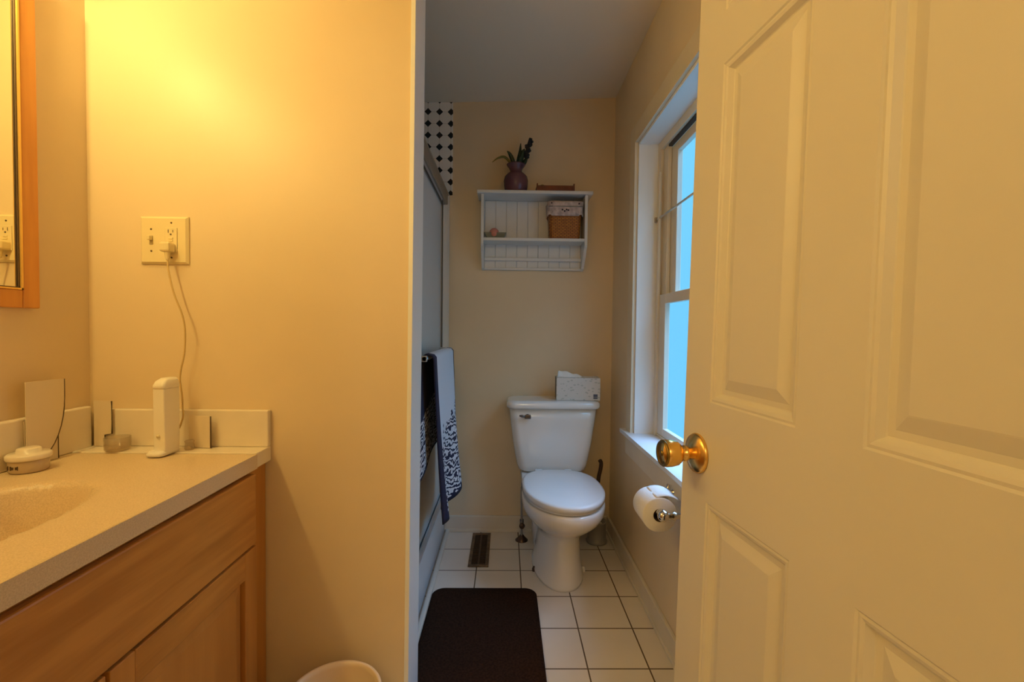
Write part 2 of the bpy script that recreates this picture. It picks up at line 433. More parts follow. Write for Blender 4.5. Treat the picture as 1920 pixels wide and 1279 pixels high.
# local frame: x = along the leaf from the free edge to the hinge, y = away from the visible face (into the leaf), z = up
ax = Vector((math.sin(ang), -math.cos(ang), 0)); ay = Vector((math.cos(ang), math.sin(ang), 0))
rotm = Matrix((ax, ay, Vector((0, 0, 1)))).transposed().to_4x4()
lean = Matrix.Rotation(R(1.1), 4, Vector((0, 1, 0)))
door.matrix_world = Matrix.Translation((.390, .98, .912)) @ lean @ rotm
Z0 = -.902
def door_leaf():
    bm = B()
    us = [0, .097, .325, .437, .665, DL]
    zs = [0, .235, .803, 1.0, 1.654, 1.756, 1.925, DH]
    zs = [z + Z0 for z in zs]
    prof = [(0, 0), (.003, .0025), (.007, .0018), (.012, .0035), (.018, .0115), (.020, .0125), (.029, .0125), (.048, .0060), (.050, .0055)]
    for side in (0, 1):
        f = (lambda d: d) if side == 0 else (lambda d: DT - d)
        for i in range(5):
            for j in range(7):
                u0, u1, z0, z1 = us[i], us[i+1], zs[j], zs[j+1]
                if i in (1, 3) and j in (1, 3, 5):
                    loops = [[(u0 + d, f(h), z0 + d), (u1 - d, f(h), z0 + d), (u1 - d, f(h), z1 - d), (u0 + d, f(h), z1 - d)] for d, h in prof]
                    loft(bm, loops, False, True, smooth=False)
                else:
                    quadface(bm, [bm.verts.new(p) for p in ((u0, f(0), z0), (u1, f(0), z0), (u1, f(0), z1), (u0, f(0), z1))])
    a, b = zs[0], zs[-1]
    for p in ([(0, 0, a), (0, DT, a), (0, DT, b), (0, 0, b)], [(DL, 0, a), (DL, DT, a), (DL, DT, b), (DL, 0, b)], [(0, 0, a), (DL, 0, a), (DL, DT, a), (0, DT, a)], [(0, 0, b), (DL, 0, b), (DL, DT, b), (0, DT, b)]):
        quadface(bm, [bm.verts.new(q) for q in p])
    bmesh.ops.remove_doubles(bm, verts=bm.verts[:], dist=1e-5)
    return bm
obj('door_leaf', door_leaf(), m_door, door, local=True)
KS = .060; KZ = -.012
for sgn, off in ((-1, 0), (1, DT)):
    kp = lambda prof: [(r, off + sgn * h) for r, h in prof]
    bm = B(); lathe(bm, kp([(0, .001), (.040, .0), (.041, .003), (.038, .008), (.026, .012), (.018, .016), (.0, .017)]), (KS, 0, KZ), 'Y')
    ros = obj('doorknob_rose', bm, m_brass, door, local=True)
    bm = B(); lathe(bm, kp([(.012, .012), (.012, .022), (.016, .026), (.016, .030), (.011, .034), (.012, .036), (.019, .039), (.0245, .046), (.0270, .058), (.0275, .070), (.0255, .073)]), (KS, 0, KZ), 'Y')
    lathe(bm, kp([(.022, .073), (.021, .076), (.0, .077)]), (KS, 0, KZ), 'Y')
    kn = obj('doorknob', bm, m_brass, door, local=True)
    bm = B(); lathe(bm, kp([(.0258, .0715), (.0270, .075), (.0245, .0785), (.021, .076)]), (KS, 0, KZ), 'Y')
    r_ = obj('knob_ring', bm, m_brassd, kn, local=True)
    bm = B(); lathe(bm, kp([(.0, .080), (.005, .0795), (.0055, .077)]), (KS, 0, KZ), 'Y', 16)
    obj('knob_button', bm, m_brassd, kn, local=True)
bm = B(); bx(bm, -.0015, .0005, .006, .029, KZ - .03, KZ + .03)
obj('latch_plate', bm, m_brass, door, local=True)
for hz in (-.70, .05, .88):
    bm = B(); lathe(bm, [(.006, hz - .045), (.006, hz + .045)], (DL + .004, -.004, 0), 'Z', 12, cap=True)
    obj('hinge', bm, m_brass, door, local=True)
struct('door_frame', boxes((-.36, -.345, .06, .22, 0, 2.06), (.475, .49, .06, .20, 0, 2.06), (-.345, .475, .06, .22, 2.045, 2.06)), m_trim)

# ------------------------------------------------------------------ bathtub and shower door
tub = thing('bathtub', 'white enamel bathtub behind the sliding shower doors', 'bathtub', (-.75, 2.0, 0))
bm = B()
x0, x1, y0, y1, zt = -1.153, -.325, YP2 + .005, YB - .012, .298
cx, cy, w, d = (x0 + x1) / 2, (y0 + y1) / 2, x1 - x0, y1 - y0
loops = [rrect(cx, cy, w - .02, d, .004, 0), rrect(cx, cy, w - .02, d, .004, .25), rrect(cx, cy, w, d, .012, .27), rrect(cx, cy, w, d, .02, .292), rrect(cx, cy, w - .012, d - .012, .02, zt),
         rrect(cx, cy, w - .15, d - .16, .10, zt), rrect(cx, cy, w - .18, d - .19, .10, zt - .01), rrect(cx, cy, w - .24, d - .28, .12, .12), rrect(cx, cy, w - .34, d - .40, .12, .075), rrect(cx, cy, w - .5, d - .6, .05, .07)]
loft(bm, loops, True, True, smooth=False)
obj('tub_shell', bm, m_tub, tub)
bm = B(); bx(bm, -.338, -.329, 1.55, 1.75, .06, .12, bev=.004)
obj('access_cover', bm, m_tub, tub)

sh = thing('sliding_shower_door', 'metal framed sliding shower door with obscure grey glass above the tub', 'shower door', (-.335, 1.9, .30))
SY0, SY1 = YP2 + .005, 2.335
bm = B(); bx(bm, -.360, -.300, SY0, SY1, 1.777, 1.828, bev=.004); bx(bm, -.366, -.296, SY0, SY1, 1.822, 1.834, bev=.002)
obj('header_rail', bm, m_brush, sh)
bm = B(); bx(bm, -.362, -.300, SY0, SY1, .300, .318, bev=.003); bx(bm, -.306, -.300, SY0, SY1, .315, .345, bev=.002); bx(bm, -.335, -.331, SY0, SY1, .315, .338)
obj('bottom_track', bm, m_alum, sh)
for y in (SY0 + .001, SY1 - .026):
    bm = B(); bx(bm, -.358, -.322, y, y + .025, .318, 1.777, bev=.002)
    obj('side_jamb', bm, m_alum if y < 2 else m_brush, sh)
def panel(x, y0, y1, mat_edge):
    z0, z1 = .322, 1.777; f = .026
    bm = B()
    bx(bm, x - .008, x + .008, y0, y0 + f, z0, z1, bev=.002); bx(bm, x - .008, x + .008, y1 - f, y1, z0, z1, bev=.002)
    bx(bm, x - .008, x + .008, y0 + f, y1 - f, z0, z0 + f, bev=.002); bx(bm, x - .008, x + .008, y0 + f, y1 - f, z1 - f, z1, bev=.002)
    p = obj('sliding_panel', bm, m_alum, sh)
    obj('glass', boxes((x - .003, x + .003, y0 + f, y1 - f, z0 + f, z1 - f)), m_shower, p)
    bm = B()
    bx(bm, x + .0081, x + .0095, y1 - f - .007, y1 - f + .010, z0 + .01, z1 - .01); bx(bm, x + .0081, x + .0095, y0 + f, y1 - f, z1 - f - .006, z1 - f + .004)
    bx(bm, x + .0081, x + .0095, y0 + .014, y0 + f + .003, z0 + .01, z1 - .01)
    obj('gasket', bm, m_dark, p)
    return p
pan = panel(-.318, 1.47, 2.235, m_dark)
panel(-.346, 1.60, SY1 - .028, m_dark)
# towel bar on the outer panel
bm = B(); tube(bm, [(-.262, 1.475, 1.05), (-.262, 2.17, 1.05)], .0075, 12)
for y in (1.483, 2.16): bx(bm, -.311, -.255, y - .008, y + .008, 1.04, 1.06, bev=.002)
obj('towel_bar', bm, m_alum, pan)

# towel over the bar ------------------------------------------------------
def towel():
    bm = B(); uvl = bm.loops.layers.uv.new('UVMap')
    NU, NV = 36, 64; rows = []
    for j in range(NV + 1):
        v = j / NV; row = []
        for i in range(NU + 1):
            u = i / NU
            # arc length from the bar, front (v<.5) and back
            rr = .014
            Lf = .56 + .03 * math.sin(3 * u) + .05 * (1 - u) ; Lb = .40 - .04 * u
            if v < .47:
                t = (.47 - v) / .47; s = t * Lf
                x = -.262 + rr + .012 + .028 * t * math.sin(u * 9 + .6) * (.3 + .7 * t) + .028 * t * u
                y = 1.500 + u * .555 + .13 * t * (1 - u) - .02 * t * u + .006 * math.sin(u * 17) * t
                z = 1.05 - s + .004 * math.sin(u * 7)
            elif v > .53:
                t = (v - .53) / .47; s = t * Lb
                x = -.262 - rr - .002 + .008 * t * math.sin(u * 8)
                y = 1.500 + u * .555 - .15 * min(1, t * 1.6) * (1 - u) + .02 * t
                z = 1.05 - s
            else:
                a = (v - .47) / .06 * math.pi
                x = -.262 + (rr + .006 * math.cos(a)) * math.cos(a) + (.006 if a < 1.5 else 0); z = 1.05 + rr * .95 * math.sin(a) + (.004 * math.sin(u * 7) if a < .1 else 0)
                y = 1.500 + u * .555
            row.append(bm.verts.new((x, y, z)))
        rows.append(row)
    for j in range(NV):
        for i in range(NU):
            f = bm.faces.new((rows[j][i], rows[j][i+1], rows[j+1][i+1], rows[j+1][i])); f.smooth = True
            for l, (a, b) in zip(f.loops, ((i, j), (i+1, j), (i+1, j+1), (i, j+1))): l[uvl].uv = (a / NU, b / NV)
    return bm
o = tag(obj('zebra_towel', towel(), m_towel, fixn=False), 'white towel with navy zebra print ends draped over the shower door bar', 'towel')
sm = o.modifiers.new('thickness', 'SOLIDIFY'); sm.thickness = .004; sm.offset = 0

# ------------------------------------------------------------------ toilet
TX = .252
toi = thing('toilet', 'white porcelain two piece toilet with closed lid against back wall', 'toilet', (TX, 2.2, 0))
def egg(z, w, yf, yb, n=40, p=2.2, back=.62):
    """egg-shaped loop: widest towards the back; yf = front y (near camera), yb = rear y"""
    l = []; ym = yf + (yb - yf) * .52
    for i in range(n):
        a = 2 * math.pi * i / n; c, s = math.cos(a), math.sin(a)
        if s < 0: y = ym + (ym - yf) * s; x = w / 2 * math.copysign(abs(c) ** .95, c)
        else: y = ym + (yb - ym) * math.copysign(abs(s) ** (back), s); x = w / 2 * math.copysign(abs(c) ** back, c)
        l.append((TX + x + .04 * (2.40 - y), y, z))
    return l
bm = B()
secs = [(0, .238, 1.955, 2.40), (.015, .238, 1.952, 2.40), (.03, .225, 1.957, 2.39), (.10, .208, 1.965, 2.37), (.16, .196, 1.968, 2.34), (.205, .192, 1.962, 2.32), (.235, .205, 1.945, 2.30),
        (.265, .245, 1.905, 2.29), (.295, .295, 1.855, 2.285), (.325, .340, 1.818, 2.285), (.355, .364, 1.797, 2.285), (.385, .368, 1.792, 2.285), (.398, .360, 1.797, 2.28)]
loft(bm, [egg(z, w, a, b, back=.8) for z, w, a, b in secs])
obj('bowl', bm, m_porc, toi)
bm = B(); loft(bm, [rrect(TX, 2.40, .20, .28, .05, .05), rrect(TX, 2.40, .22, .28, .05, .22), rrect(TX, 2.385, .30, .28, .06, .33), rrect(TX, 2.38, .33, .30, .06, .375), rrect(TX, 2.38, .32, .30, .06, .398)])
obj('rear_deck', bm, m_porc, toi)
bm = B(); loft(bm, [egg(.3995, .340, 1.806, 2.28, back=.75), egg(.402, .350, 1.800, 2.282, back=.75), egg(.409, .350, 1.800, 2.282, back=.75), egg(.412, .346, 1.803, 2.28, back=.75)])
obj('seat', bm, m_seat, toi)
bm = B(); loft(bm, [egg(.4125, .350, 1.797, 2.285, back=.75), egg(.414, .362, 1.789, 2.29, back=.75), egg(.434, .364, 1.787, 2.29, back=.75), egg(.4395, .358, 1.791, 2.287, back=.75), egg(.442, .340, 1.803, 2.275, back=.75), egg(.443, .22, 1.90, 2.20, back=.8)])
obj('seat_lid', bm, m_seat, toi)
for sx_ in (-.075, .075):
    bm = B(); bx(bm, TX + sx_ - .02, TX + sx_ + .02, 2.292, 2.325, .40, .432, bev=.006)
    obj('lid_hinge', bm, m_seat, toi)
bm = B()
tk = [(.405, .330, 2.435, .15, .05), (.412, .352, 2.435, .165, .05), (.44, .372, 2.435, .175, .05), (.55, .412, 2.437, .188, .045), (.68, .444, 2.438, .198, .04), (.738, .456, 2.438, .20, .04)]
loft(bm, [rrect(TX, y, w, d, r, z) for z, w, y, d, r in tk])
obj('tank', bm, m_porc, toi)
bm = B()
loft(bm, [rrect(TX, 2.432, .462, .212, .04, .739), rrect(TX, 2.430, .482, .228, .045, .744), rrect(TX, 2.430, .486, .232, .045, .752), rrect(TX, 2.430, .484, .230, .045, .768), rrect(TX, 2.430, .470, .216, .045, .777), rrect(TX, 2.430, .43, .18, .04, .780)])
obj('tank_lid', bm, m_porc, toi)
hd = B(); yl = 2.342
lathe(hd, [(.0, -.012), (.010, -.012), (.012, -.006), (.012, .004)], (TX - .135, yl, .700), 'Y', 20)
hl = obj('flush_lever', hd, m_dchrome, toi)
bm = B(); tube(bm, [(TX - .178, yl - .022, .706), (TX - .165, yl - .022, .7045), (TX - .135, yl - .018, .700)], .006, 10, rs=[.003, .0065, .005])
bx(bm, TX - .150, TX - .118, yl - .027, yl - .014, .690, .711, bev=.004)
obj('lever_arm', bm, m_dchrome, hl)
for s in (-1, 1):
    bm = B(); lathe(bm, [(.009, .0), (.009, .012), (.005, .022), (0, .024)], (TX + .012 + s * .118, 2.135, .0), 'Z', 14)
    obj('bolt_cap', bm, m_porc if s > 0 else m_bronze, toi)
# supply stop and its pipe
sv = thing('water_supply_valve', 'brown metal water supply valve on floor left of the toilet', 'valve', (.098, 2.45, 0))
bm = B(); lathe(bm, [(0, 0), (.034, 0), (.034, .004), (.020, .016), (.010, .030)], (.098, 2.45, 0), 'Z', 20)
obj('escutcheon', bm, m_bronze, sv)
bm = B(); tube(bm, spline([(.098, 2.45, .02), (.098, 2.45, .10), (.096, 2.452, .22), (.10, 2.452, .33), (.13, 2.445, .410)]), .006, 8)
obj('supply_pipe', bm, m_rubber, sv)
bm = B(); lathe(bm, [(.0, .07), (.011, .07), (.011, .115), (.0, .115)], (.098, 2.45, 0), 'Z', 14); tube(bm, [(.098, 2.45, .095), (.098, 2.415, .095)], .007, 8)
vb = obj('valve_body', bm, m_dchrome, sv)
bm = B(); lathe(bm, [(0, -.045), (.014, -.045), (.016, -.038), (.013, -.034), (0, -.034)], (.098, 2.45, .095), 'Y', 14)
obj('valve_handle', bm, m_bronze, vb)

# tissue box on the tank --------------------------------------------------
tb = thing('tissue_box', 'leaf patterned tissue box standing on the toilet tank lid', 'tissue box', (.385, 2.42, .7805))
T = Matrix.Translation((.385, 2.415, .7805)) @ Matrix.Rotation(R(-3), 4, 'Z')
bm = B(); bx(bm, -.114, .114, -.055, .055, 0, .118, bev=.002, T=T)
obj('carton', bm, m_box, tb)
bm = B(); bx(bm, .078, .100, -.0562, -.0552, .010, .018, T=T); bx(bm, .078, .100, -.0562, -.0552, .020, .034, T=T)
obj('printed_mark', bm, m_floral, tb)
bm = B(); bx(bm, -.115, -.1141, -.053, .053, .002, .116, T=T)
obj('end_panel', bm, M('carton_end', (.17, .14, .10), .6), tb)
bm = B(); rows = []
for j in range(9):
    v = j / 8; row = []
    for i in range(17):
        u = i / 16
        z = .117 + (.034 - .030 * u ** 1.4) * math.sin(math.pi * min(1, v * .62)) + .004 * math.sin(u * 13 + v * 4) * v
        row.append(bm.verts.new(T @ Vector((-.108 + u * .125 + .01 * v, -.012 + .03 * (v - .4) + .005 * math.sin(u * 11), z))))
    rows.append(row)
for j in range(8):
    for i in range(16): quadface(bm, (rows[j][i], rows[j][i+1], rows[j+1][i+1], rows[j+1][i]), True)
t_ = obj('tissue', bm, m_tissue, tb); md = t_.modifiers.new('th', 'SOLIDIFY'); md.thickness = .002

# toilet brush ------------------------------------------------------------
br = thing('toilet_brush', 'toilet brush in a grey canister in corner right of toilet', 'toilet brush', (.505, 2.44, 0))
bm = B(); lathe(bm, [(0, 0), (.056, 0), (.058, .008), (.054, .014), (.050, .018), (.050, .105), (.053, .108), (.053, .115), (.046, .115), (.046, .03), (0, .03)], (.505, 2.44, 0), 'Z', 32)
obj('canister', bm, M('canister_plastic', (.30, .28, .26), .35), br)
bm = B(); lathe(bm, [(.0, .035), (.030, .05), (.034, .07), (.030, .10), (.008, .112)], (.505, 2.44, 0), 'Z', 24)
obj('brush_head', bm, m_tissue, br)
bm = B(); tube(bm, spline([(.505, 2.44, .10), (.507, 2.438, .25), (.510, 2.435, .345), (.520, 2.432, .40), (.522, 2.430, .432), (.514, 2.428, .448)]), .0105, 10)
obj('handle', bm, m_bronze, br)

# floor register -----------------------------------------------------------
rg = thing('floor_register', 'brown metal floor vent register between tub and toilet', 'floor vent', (-.118, 2.33, 0))
rx0, rx1, ry0, ry1 = -.172, -.072, 2.165, 2.525
bm = B()
bx(bm, rx0, rx0 + .016, ry0, ry1, 0, .006, bev=.002); bx(bm, rx1 - .016, rx1, ry0, ry1, 0, .006, bev=.002)
bx(bm, rx0 + .016, rx1 - .016, ry0, ry0 + .02, 0, .006, bev=.002); bx(bm, rx0 + .016, rx1 - .016, ry1 - .02, ry1, 0, .006, bev=.002)
obj('frame', bm, m_reg, rg)
obj('duct', boxes((rx0 + .016, rx1 - .016, ry0 + .02, ry1 - .02, 0.0, .0012)), m_regd, rg)
bm = B()
for k in range(24):
    y = ry0 + .026 + k * .0131
    bx(bm, rx0 + .016, rx1 - .016, y, y + .005, .001, .005)
bx(bm, -.126, -.118, ry0 + .02, ry1 - .02, .001, .0055)
obj('louvre', bm, m_bronze, rg)

# rug -----------------------------------------------------------------------
def rug():
    bm = B(); cx, cy, w, d = -.080, 1.61, .450, .73
    prof = [(0, 0), (.0, .006), (.002, .009), (.006, .011), (.02, .012)]
    loft(bm, [rrect(cx, cy, w - 2 * a, d - 2 * a, .05, .0015 + z, 10) for a, z in prof])
    return bm
tag(obj('bath_rug', rug(), m_rug), 'dark brown rectangular bath rug with rounded corners on the tile floor', 'rug')

# ------------------------------------------------------------------ toilet paper holder
ph = thing('toilet_paper_holder', 'chrome toilet paper holder mounted on wall below window', 'toilet paper holder', (XR, 1.45, .59))
PX, PZ = .480, .59
for y in (1.355, 1.548):
    bm = B(); lathe(bm, [(.0, 0), (.028, 0), (.028, -.006), (.020, -.012), (.012, -.018), (.009, -.03), (.009, -.075), (.013, -.085), (.009, -.094), (.009, -.108)], (XR - .0005, y, PZ), 'X', 24)
    pst = obj('post', bm, m_chrome, ph)
    bm = B(); lathe(bm, [(0, -.018), (.010, -.015), (.0165, -.008), (.018, 0), (.0165, .008), (.010, .015), (0, .018)], (PX + .002, y, PZ), 'Z', 20)
    obj('ball', bm, m_chrome, pst)
bm = B(); lathe(bm, [(0, 1.358), (.007, 1.36), (.007, 1.372), (.013, 1.376), (.013, 1.53), (.007, 1.535), (.007, 1.545)], (PX, 0, PZ), 'Y', 16)
obj('roller', bm, m_chrome, ph)
bm = B(); tube(bm, [(XR - .03, 1.548, PZ + .03), (XR - .04, 1.548, PZ + .0)], .008, 10)
obj('finial', bm, m_chrome, ph)
tr = thing('toilet_paper_roll', 'white toilet paper roll on the chrome holder below window', 'toilet paper', (PX, 1.435, PZ - .018 - .058))
bm = B(); ZC = PZ - .008
lathe(bm, [(.0205, 1.378), (.0515, 1.378), (.054, 1.381), (.054, 1.482), (.0515, 1.485), (.0205, 1.485), (.0205, 1.378)], (PX, 0, ZC), 'Y', 48)
obj('paper', bm, m_paper, tr)
bm = B(); lathe(bm, [(.0205, 1.377), (.0205, 1.486), (.0190, 1.486), (.0190, 1.377)], (PX, 0, ZC), 'Y', 32)
obj('core', bm, m_cardboard, tr)
bm = B(); rows = []
for j in range(10):
    t = j / 9
    p = [(PX - .012, ZC + .0530), (PX + .002, ZC + .058), (PX + .022, ZC + .060), (PX + .043, ZC + .055), (PX + .062, ZC + .044)]
    k = t * 4; i0 = min(3, int(k)); f = k - i0
    x = p[i0][0] * (1 - f) + p[i0+1][0] * f; z = p[i0][1] * (1 - f) + p[i0+1][1] * f
    rows.append([(x, 1.381 + .101 * s / 6, z + .0015 * math.sin(s * 1.7)) for s in range(7)])
loft(bm, rows, False, False, closed=False)
l_ = obj('loose_sheet', bm, m_paper, tr); md = l_.modifiers.new('th', 'SOLIDIFY'); md.thickness = .0015

# ------------------------------------------------------------------ wall shelf
shf = thing('wall_shelf', 'white wooden wall shelf with beadboard back above the toilet', 'shelf', (.145, YB, 1.476))
SXL, SXR = -.136, .428; SF = 2.42
m_shelf = M('shelf_paint', (.74, .73, .71), .4, noise=.04, scale=10)
bm = B(); bx(bm, SXL - .022, SXR + .026, SF - .014, YB, 1.862, 1.880, bev=.004)
obj('top_board', bm, m_shelf, shf)
bm = B(); bx(bm, SXL + .014, SXR - .014, SF + .004, YB - .010, 1.618, 1.634, bev=.002)
obj('shelf_board', bm, m_shelf, shf)
for xa in (SXL, SXR - .014):
    bm = B()
    out = [(SF, 1.8615), (SF, 1.600), (SF + .006, 1.590), (SF + .020, 1.580)]
    for k in range(7):
        a = k / 6; out.append((SF + .020 + .075 * a ** 1.3, 1.580 - .085 * a - .0))
    out += [(SF + .10, 1.486), (SF + .12, 1.478), (YB, 1.476), (YB, 1.8615)]
    loft(bm, [[(xa, y, z) for y, z in out], [(xa + .014, y, z) for y, z in out]], smooth=False)
    obj('side_panel', bm, m_shelf, shf)
bm = B(); nb = 9; xw = (SXR - SXL - .028) / nb
for k in range(nb):
    bx(bm, SXL + .014 + k * xw + .0004, SXL + .014 + (k + 1) * xw - .0004, YB - .010, YB, 1.478, 1.8615, bev=.0022, seg=1)
bx(bm, SXL + .014, SXR - .014, YB - .004, YB, 1.478, 1.8615)
obj('beadboard', bm, m_shelf, shf)
bm = B(); bx(bm, SXL + .014, SXR - .014, YB - .028, YB - .011, 1.528, 1.545, bev=.002)
obj('towel_rail', bm, m_shelf, shf)
bm = B(); bx(bm, SXL + .014, SXR - .014, YB - .022, YB - .011, 1.478, 1.490, bev=.002)
obj('bottom_rail', bm, m_shelf, shf)

# vase with stems ------------------------------------------------------------
vx, vy, vz = .047, 2.475, 1.8802
va = thing('purple_vase', 'dark purple round vase on top of the white shelf', 'vase', (vx, vy, vz))
bm = B(); lathe(bm, [(0, 0), (.052, 0), (.058, .004), (.064, .040), (.066, .066), (.061, .088), (.046, .104), (.034, .113), (.032, .122), (.038, .136), (.048, .148), (.051, .154), (.047, .153), (.035, .138), (.028, .122), (.02, .10), (0, .09)], (vx, vy, vz), 'Z', 40)
obj('vase_body', bm, m_vase, va)
fl = thing('artificial_flower', 'dark leafy flower stem with drooping leaves in the purple vase', 'plant', (vx, vy, vz + .10))
def leaf(pts, w, mat, name='leaf', flip=(0, 1, 0)):
    c = spline(pts, 5); n = len(c); bm = B(); loops = []
    for i, p in enumerate(c):
        t = i / (n - 1); ww = w * math.sin(math.pi * min(1, .12 + .88 * t) ** .9) * .5 + .0012
        d = (c[min(i + 1, n - 1)] - c[max(i - 1, 0)]).normalized(); s = d.cross(Vector(flip)).normalized(); nn = s.cross(d)
        loops.append([p + s * ww, p + nn * .0015 + s * 0, p - s * ww, p - nn * .0015 - s * 0])
    loft(bm, loops)
    return obj(name, bm, mat, fl)
b0 = Vector((vx, vy, vz + .12))
P = lambda dx, dz, dy=0: b0 + Vector((dx, dy, dz))
leaf([P(-.01, 0), P(-.035, .045, -.01), P(-.065, .068, -.02), P(-.100, .058, -.025), P(-.128, .038, -.02)], .012, m_leafy)
leaf([P(-.008, 0), P(-.018, .05, -.01), P(-.034, .085, -.015), P(-.050, .100, -.02)], .020, m_leaf)
leaf([P(-.004, 0), P(-.012, .05, .01), P(-.028, .09, .01), P(-.040, .105, .0)], .014, m_leafy)
leaf([P(.004, 0), P(.012, .05), P(.020, .10), P(.024, .150)], .020, m_leaf)
leaf([P(.0, 0), P(.010, .03, -.015), P(.030, .075, -.02), P(.038, .11, -.02)], .028, m_leaf)
leaf([P(.010, 0), P(.030, .03, .01), P(.050, .06, .01), P(.062, .088, .01)], .024, m_leaf)
leaf([P(.012, 0), P(.022, .06, .0), P(.034, .10, .005), P(.046, .125, .01)], .030, m_leaf)
bm = B(); tube(bm, spline([P(.006, -.02), P(.024, .05), (P(.050, .10))]), .0035, 8)
obj('stem', bm, m_leaf, fl)
bm = B()
def blob(bm, c, r, sz=1.0, n=10):
    prof = [(r * math.sin(math.pi * k / n), -r * sz * math.cos(math.pi * k / n)) for k in range(n + 1)]
    lathe(bm, prof, c, 'Z', 12)
tube(bm, spline([P(.046, .075), P(.058, .11), P(.070, .15), P(.078, .175)]), .01, 10, rs=None)
for k in range(34):
    t = random.random(); c = P(.046 + .034 * t, .075 + .098 * t)
    a = random.random() * 6.28; rr = .015 * (1.15 - .5 * t)
    blob(bm, c + Vector((rr * math.cos(a), rr * math.sin(a), random.uniform(-.006, .006))), .0075)
obj('flower_head', bm, m_bud, fl)

# red wooden tray on the shelf top -------------------------------------------
ty = thing('wooden_tray', 'small reddish brown wooden tray on the shelf top right', 'tray', (.27, 2.47, 1.8802))
tx0, tx1, ta, tb_ = .157, .358, 2.425, 2.530
bm = B(); bx(bm, tx0 + .006, tx1 - .006, ta + .006, tb_ - .006, 1.8803, 1.887)
obj('tray_base', bm, m_traywood, ty)
bm = B(); bx(bm, tx0 + .006, tx1 - .006, ta, ta + .006, 1.8803, 1.912, bev=.001); bx(bm, tx0 + .006, tx1 - .006, tb_ - .006, tb_, 1.8803, 1.912, bev=.001)
obj('long_side', bm, m_traywood, ty)
for xx in (tx0, tx1 - .006):
    bm = B(); out = [(ta, 1.8803), (tb_, 1.8803), (tb_, 1.922), (tb_ - .012, 1.924), (tb_ - .03, 1.916), (ta + .03, 1.916), (ta + .012, 1.924), (ta, 1.922)]
    loft(bm, [[(xx, y, z) for y, z in out], [(xx + .006, y, z) for y, z in out]], smooth=False)
    obj('end_piece', bm, m_traywood, ty)
bm = B(); tube(bm, spline([(.172, 2.47, 1.915), (.187, 2.465, 1.924), (.202, 2.47, 1.921), (.212, 2.475, 1.914)]), .004, 8)
tube(bm, [(.177, 2.47, 1.8875), (.174, 2.47, 1.916)], .0035, 8)
obj('tray_twig', bm, m_leafy, ty)

# lined basket in the shelf ---------------------------------------------------
bk = thing('wicker_basket', 'orange brown wicker basket with floral cloth liner inside the shelf', 'basket', (.315, 2.487, 1.6342))
bm = B(); bcx, bcy, bz = .312, 2.482, 1.6343
loft(bm, [rrect(bcx, bcy, .158, .085, .02, bz), rrect(bcx, bcy, .164, .090, .022, bz + .03), rrect(bcx, bcy, .178, .104, .025, bz + .145), rrect(bcx, bcy, .168, .094, .022, bz + .145), rrect(bcx, bcy, .150, .078, .018, bz + .01)], smooth=False)
obj('basket_body', bm, m_wicker, bk)
bm = B(); loops = []
for z, g in ((.122, .012), (.124, .014), (.150, .010), (.172, .012), (.190, .016), (.197, .012), (.195, .004), (.15, -.012)):
    l = rrect(bcx, bcy, .178 + g, .104 + g, .026, bz + z, 8)
    l = [(x + .0025 * math.sin(i * 1.9 + z * 60), y + .0025 * math.cos(i * 2.3), zz + (.004 * math.sin(i * .9) if z < .13 else 0)) for i, (x, y, zz) in enumerate(l)]
    loops.append(l)
loft(bm, loops, False, False)
m_fprint = M('flower_print', (.06, .03, .05), .8)
ln = obj('cloth_liner', bm, m_cloth, bk)
for dx, dz in ((-.018, .150), (-.006, .143), (.004, .151), (.014, .148), (-.075, .185), (.07, .182)):
    bm = B(); blob(bm, (bcx + dx, bcy - .060, bz + dz), .0042, 1, 6)
    obj('printed_flower', bm, m_fprint, ln)
bm = B(); tube(bm, [(bcx - .092, bcy - .058, bz + .168), (bcx + .092, bcy - .058, bz + .168)], .0028, 8)
obj('liner_tie', bm, M('grey_ribbon', (.30, .28, .24), .8), ln)

# glass dish and pink soap -----------------------------------------------------
gd = tag(obj('glass_dish', (lambda bm: (loft(bm, [rrect(-.062, 2.490, .088, .055, .006, 1.6342), rrect(-.062, 2.490, .122, .070, .006, 1.668), rrect(-.062, 2.490, .116, .064, .006, 1.668), rrect(-.062, 2.490, .082, .050, .006, 1.638)], smooth=False), bm)[1])(B()), m_glassd),
         'low greenish glass dish at left end of the white shelf', 'dish')
bm = B(); blob(bm, (-.068, 2.478, 1.667), .027, 1.05, 14)
tag(obj('soap_ball', bm, m_pink), 'round pink soap resting in the small glass dish', 'soap')

# ------------------------------------------------------------------ vanity cabinet
CX = -.672; CZ = .772
cab = thing('vanity_cabinet', 'honey maple vanity cabinet below the speckled sink counter', 'cabinet', (-.94, .75, 0))
CY0 = .25
bm = B(); bx(bm, XL + .002, XL + .014, CY0, YP - .002, .09, CZ - .002); bx(bm, XL + .014, CX - .022, CY0, CY0 + .016, .09, CZ - .002); bx(bm, XL + .014, CX - .022, YP - .018, YP - .002, .09, CZ - .002); bx(bm, XL + .014, CX - .022, CY0 + .016, YP - .018, .09, .106); bx(bm, XL + .002, CX - .07, CY0, YP - .002, 0, .09)
obj('carcass', bm, m_maplev, cab)
FA, FB = .30, 1.206
bm = B()
bx(bm, CX - .022, CX - .004, FB - .012, YP - .002, .09, CZ - .002, bev=.001); bx(bm, CX - .022, CX - .004, CY0, FA + .012, .09, CZ - .002, bev=.001)
bx(bm, CX - .022, CX - .004, FA + .012, FB - .012, .575 - .02, .575 + .01); bx(bm, CX - .022, CX - .004, FA + .012, FB - .012, CZ - .045, CZ - .002)
bx(bm, CX - .022, CX - .004, FA + .012, FB - .012, .09, .13)
obj('face_frame', bm, m_maplev, cab)
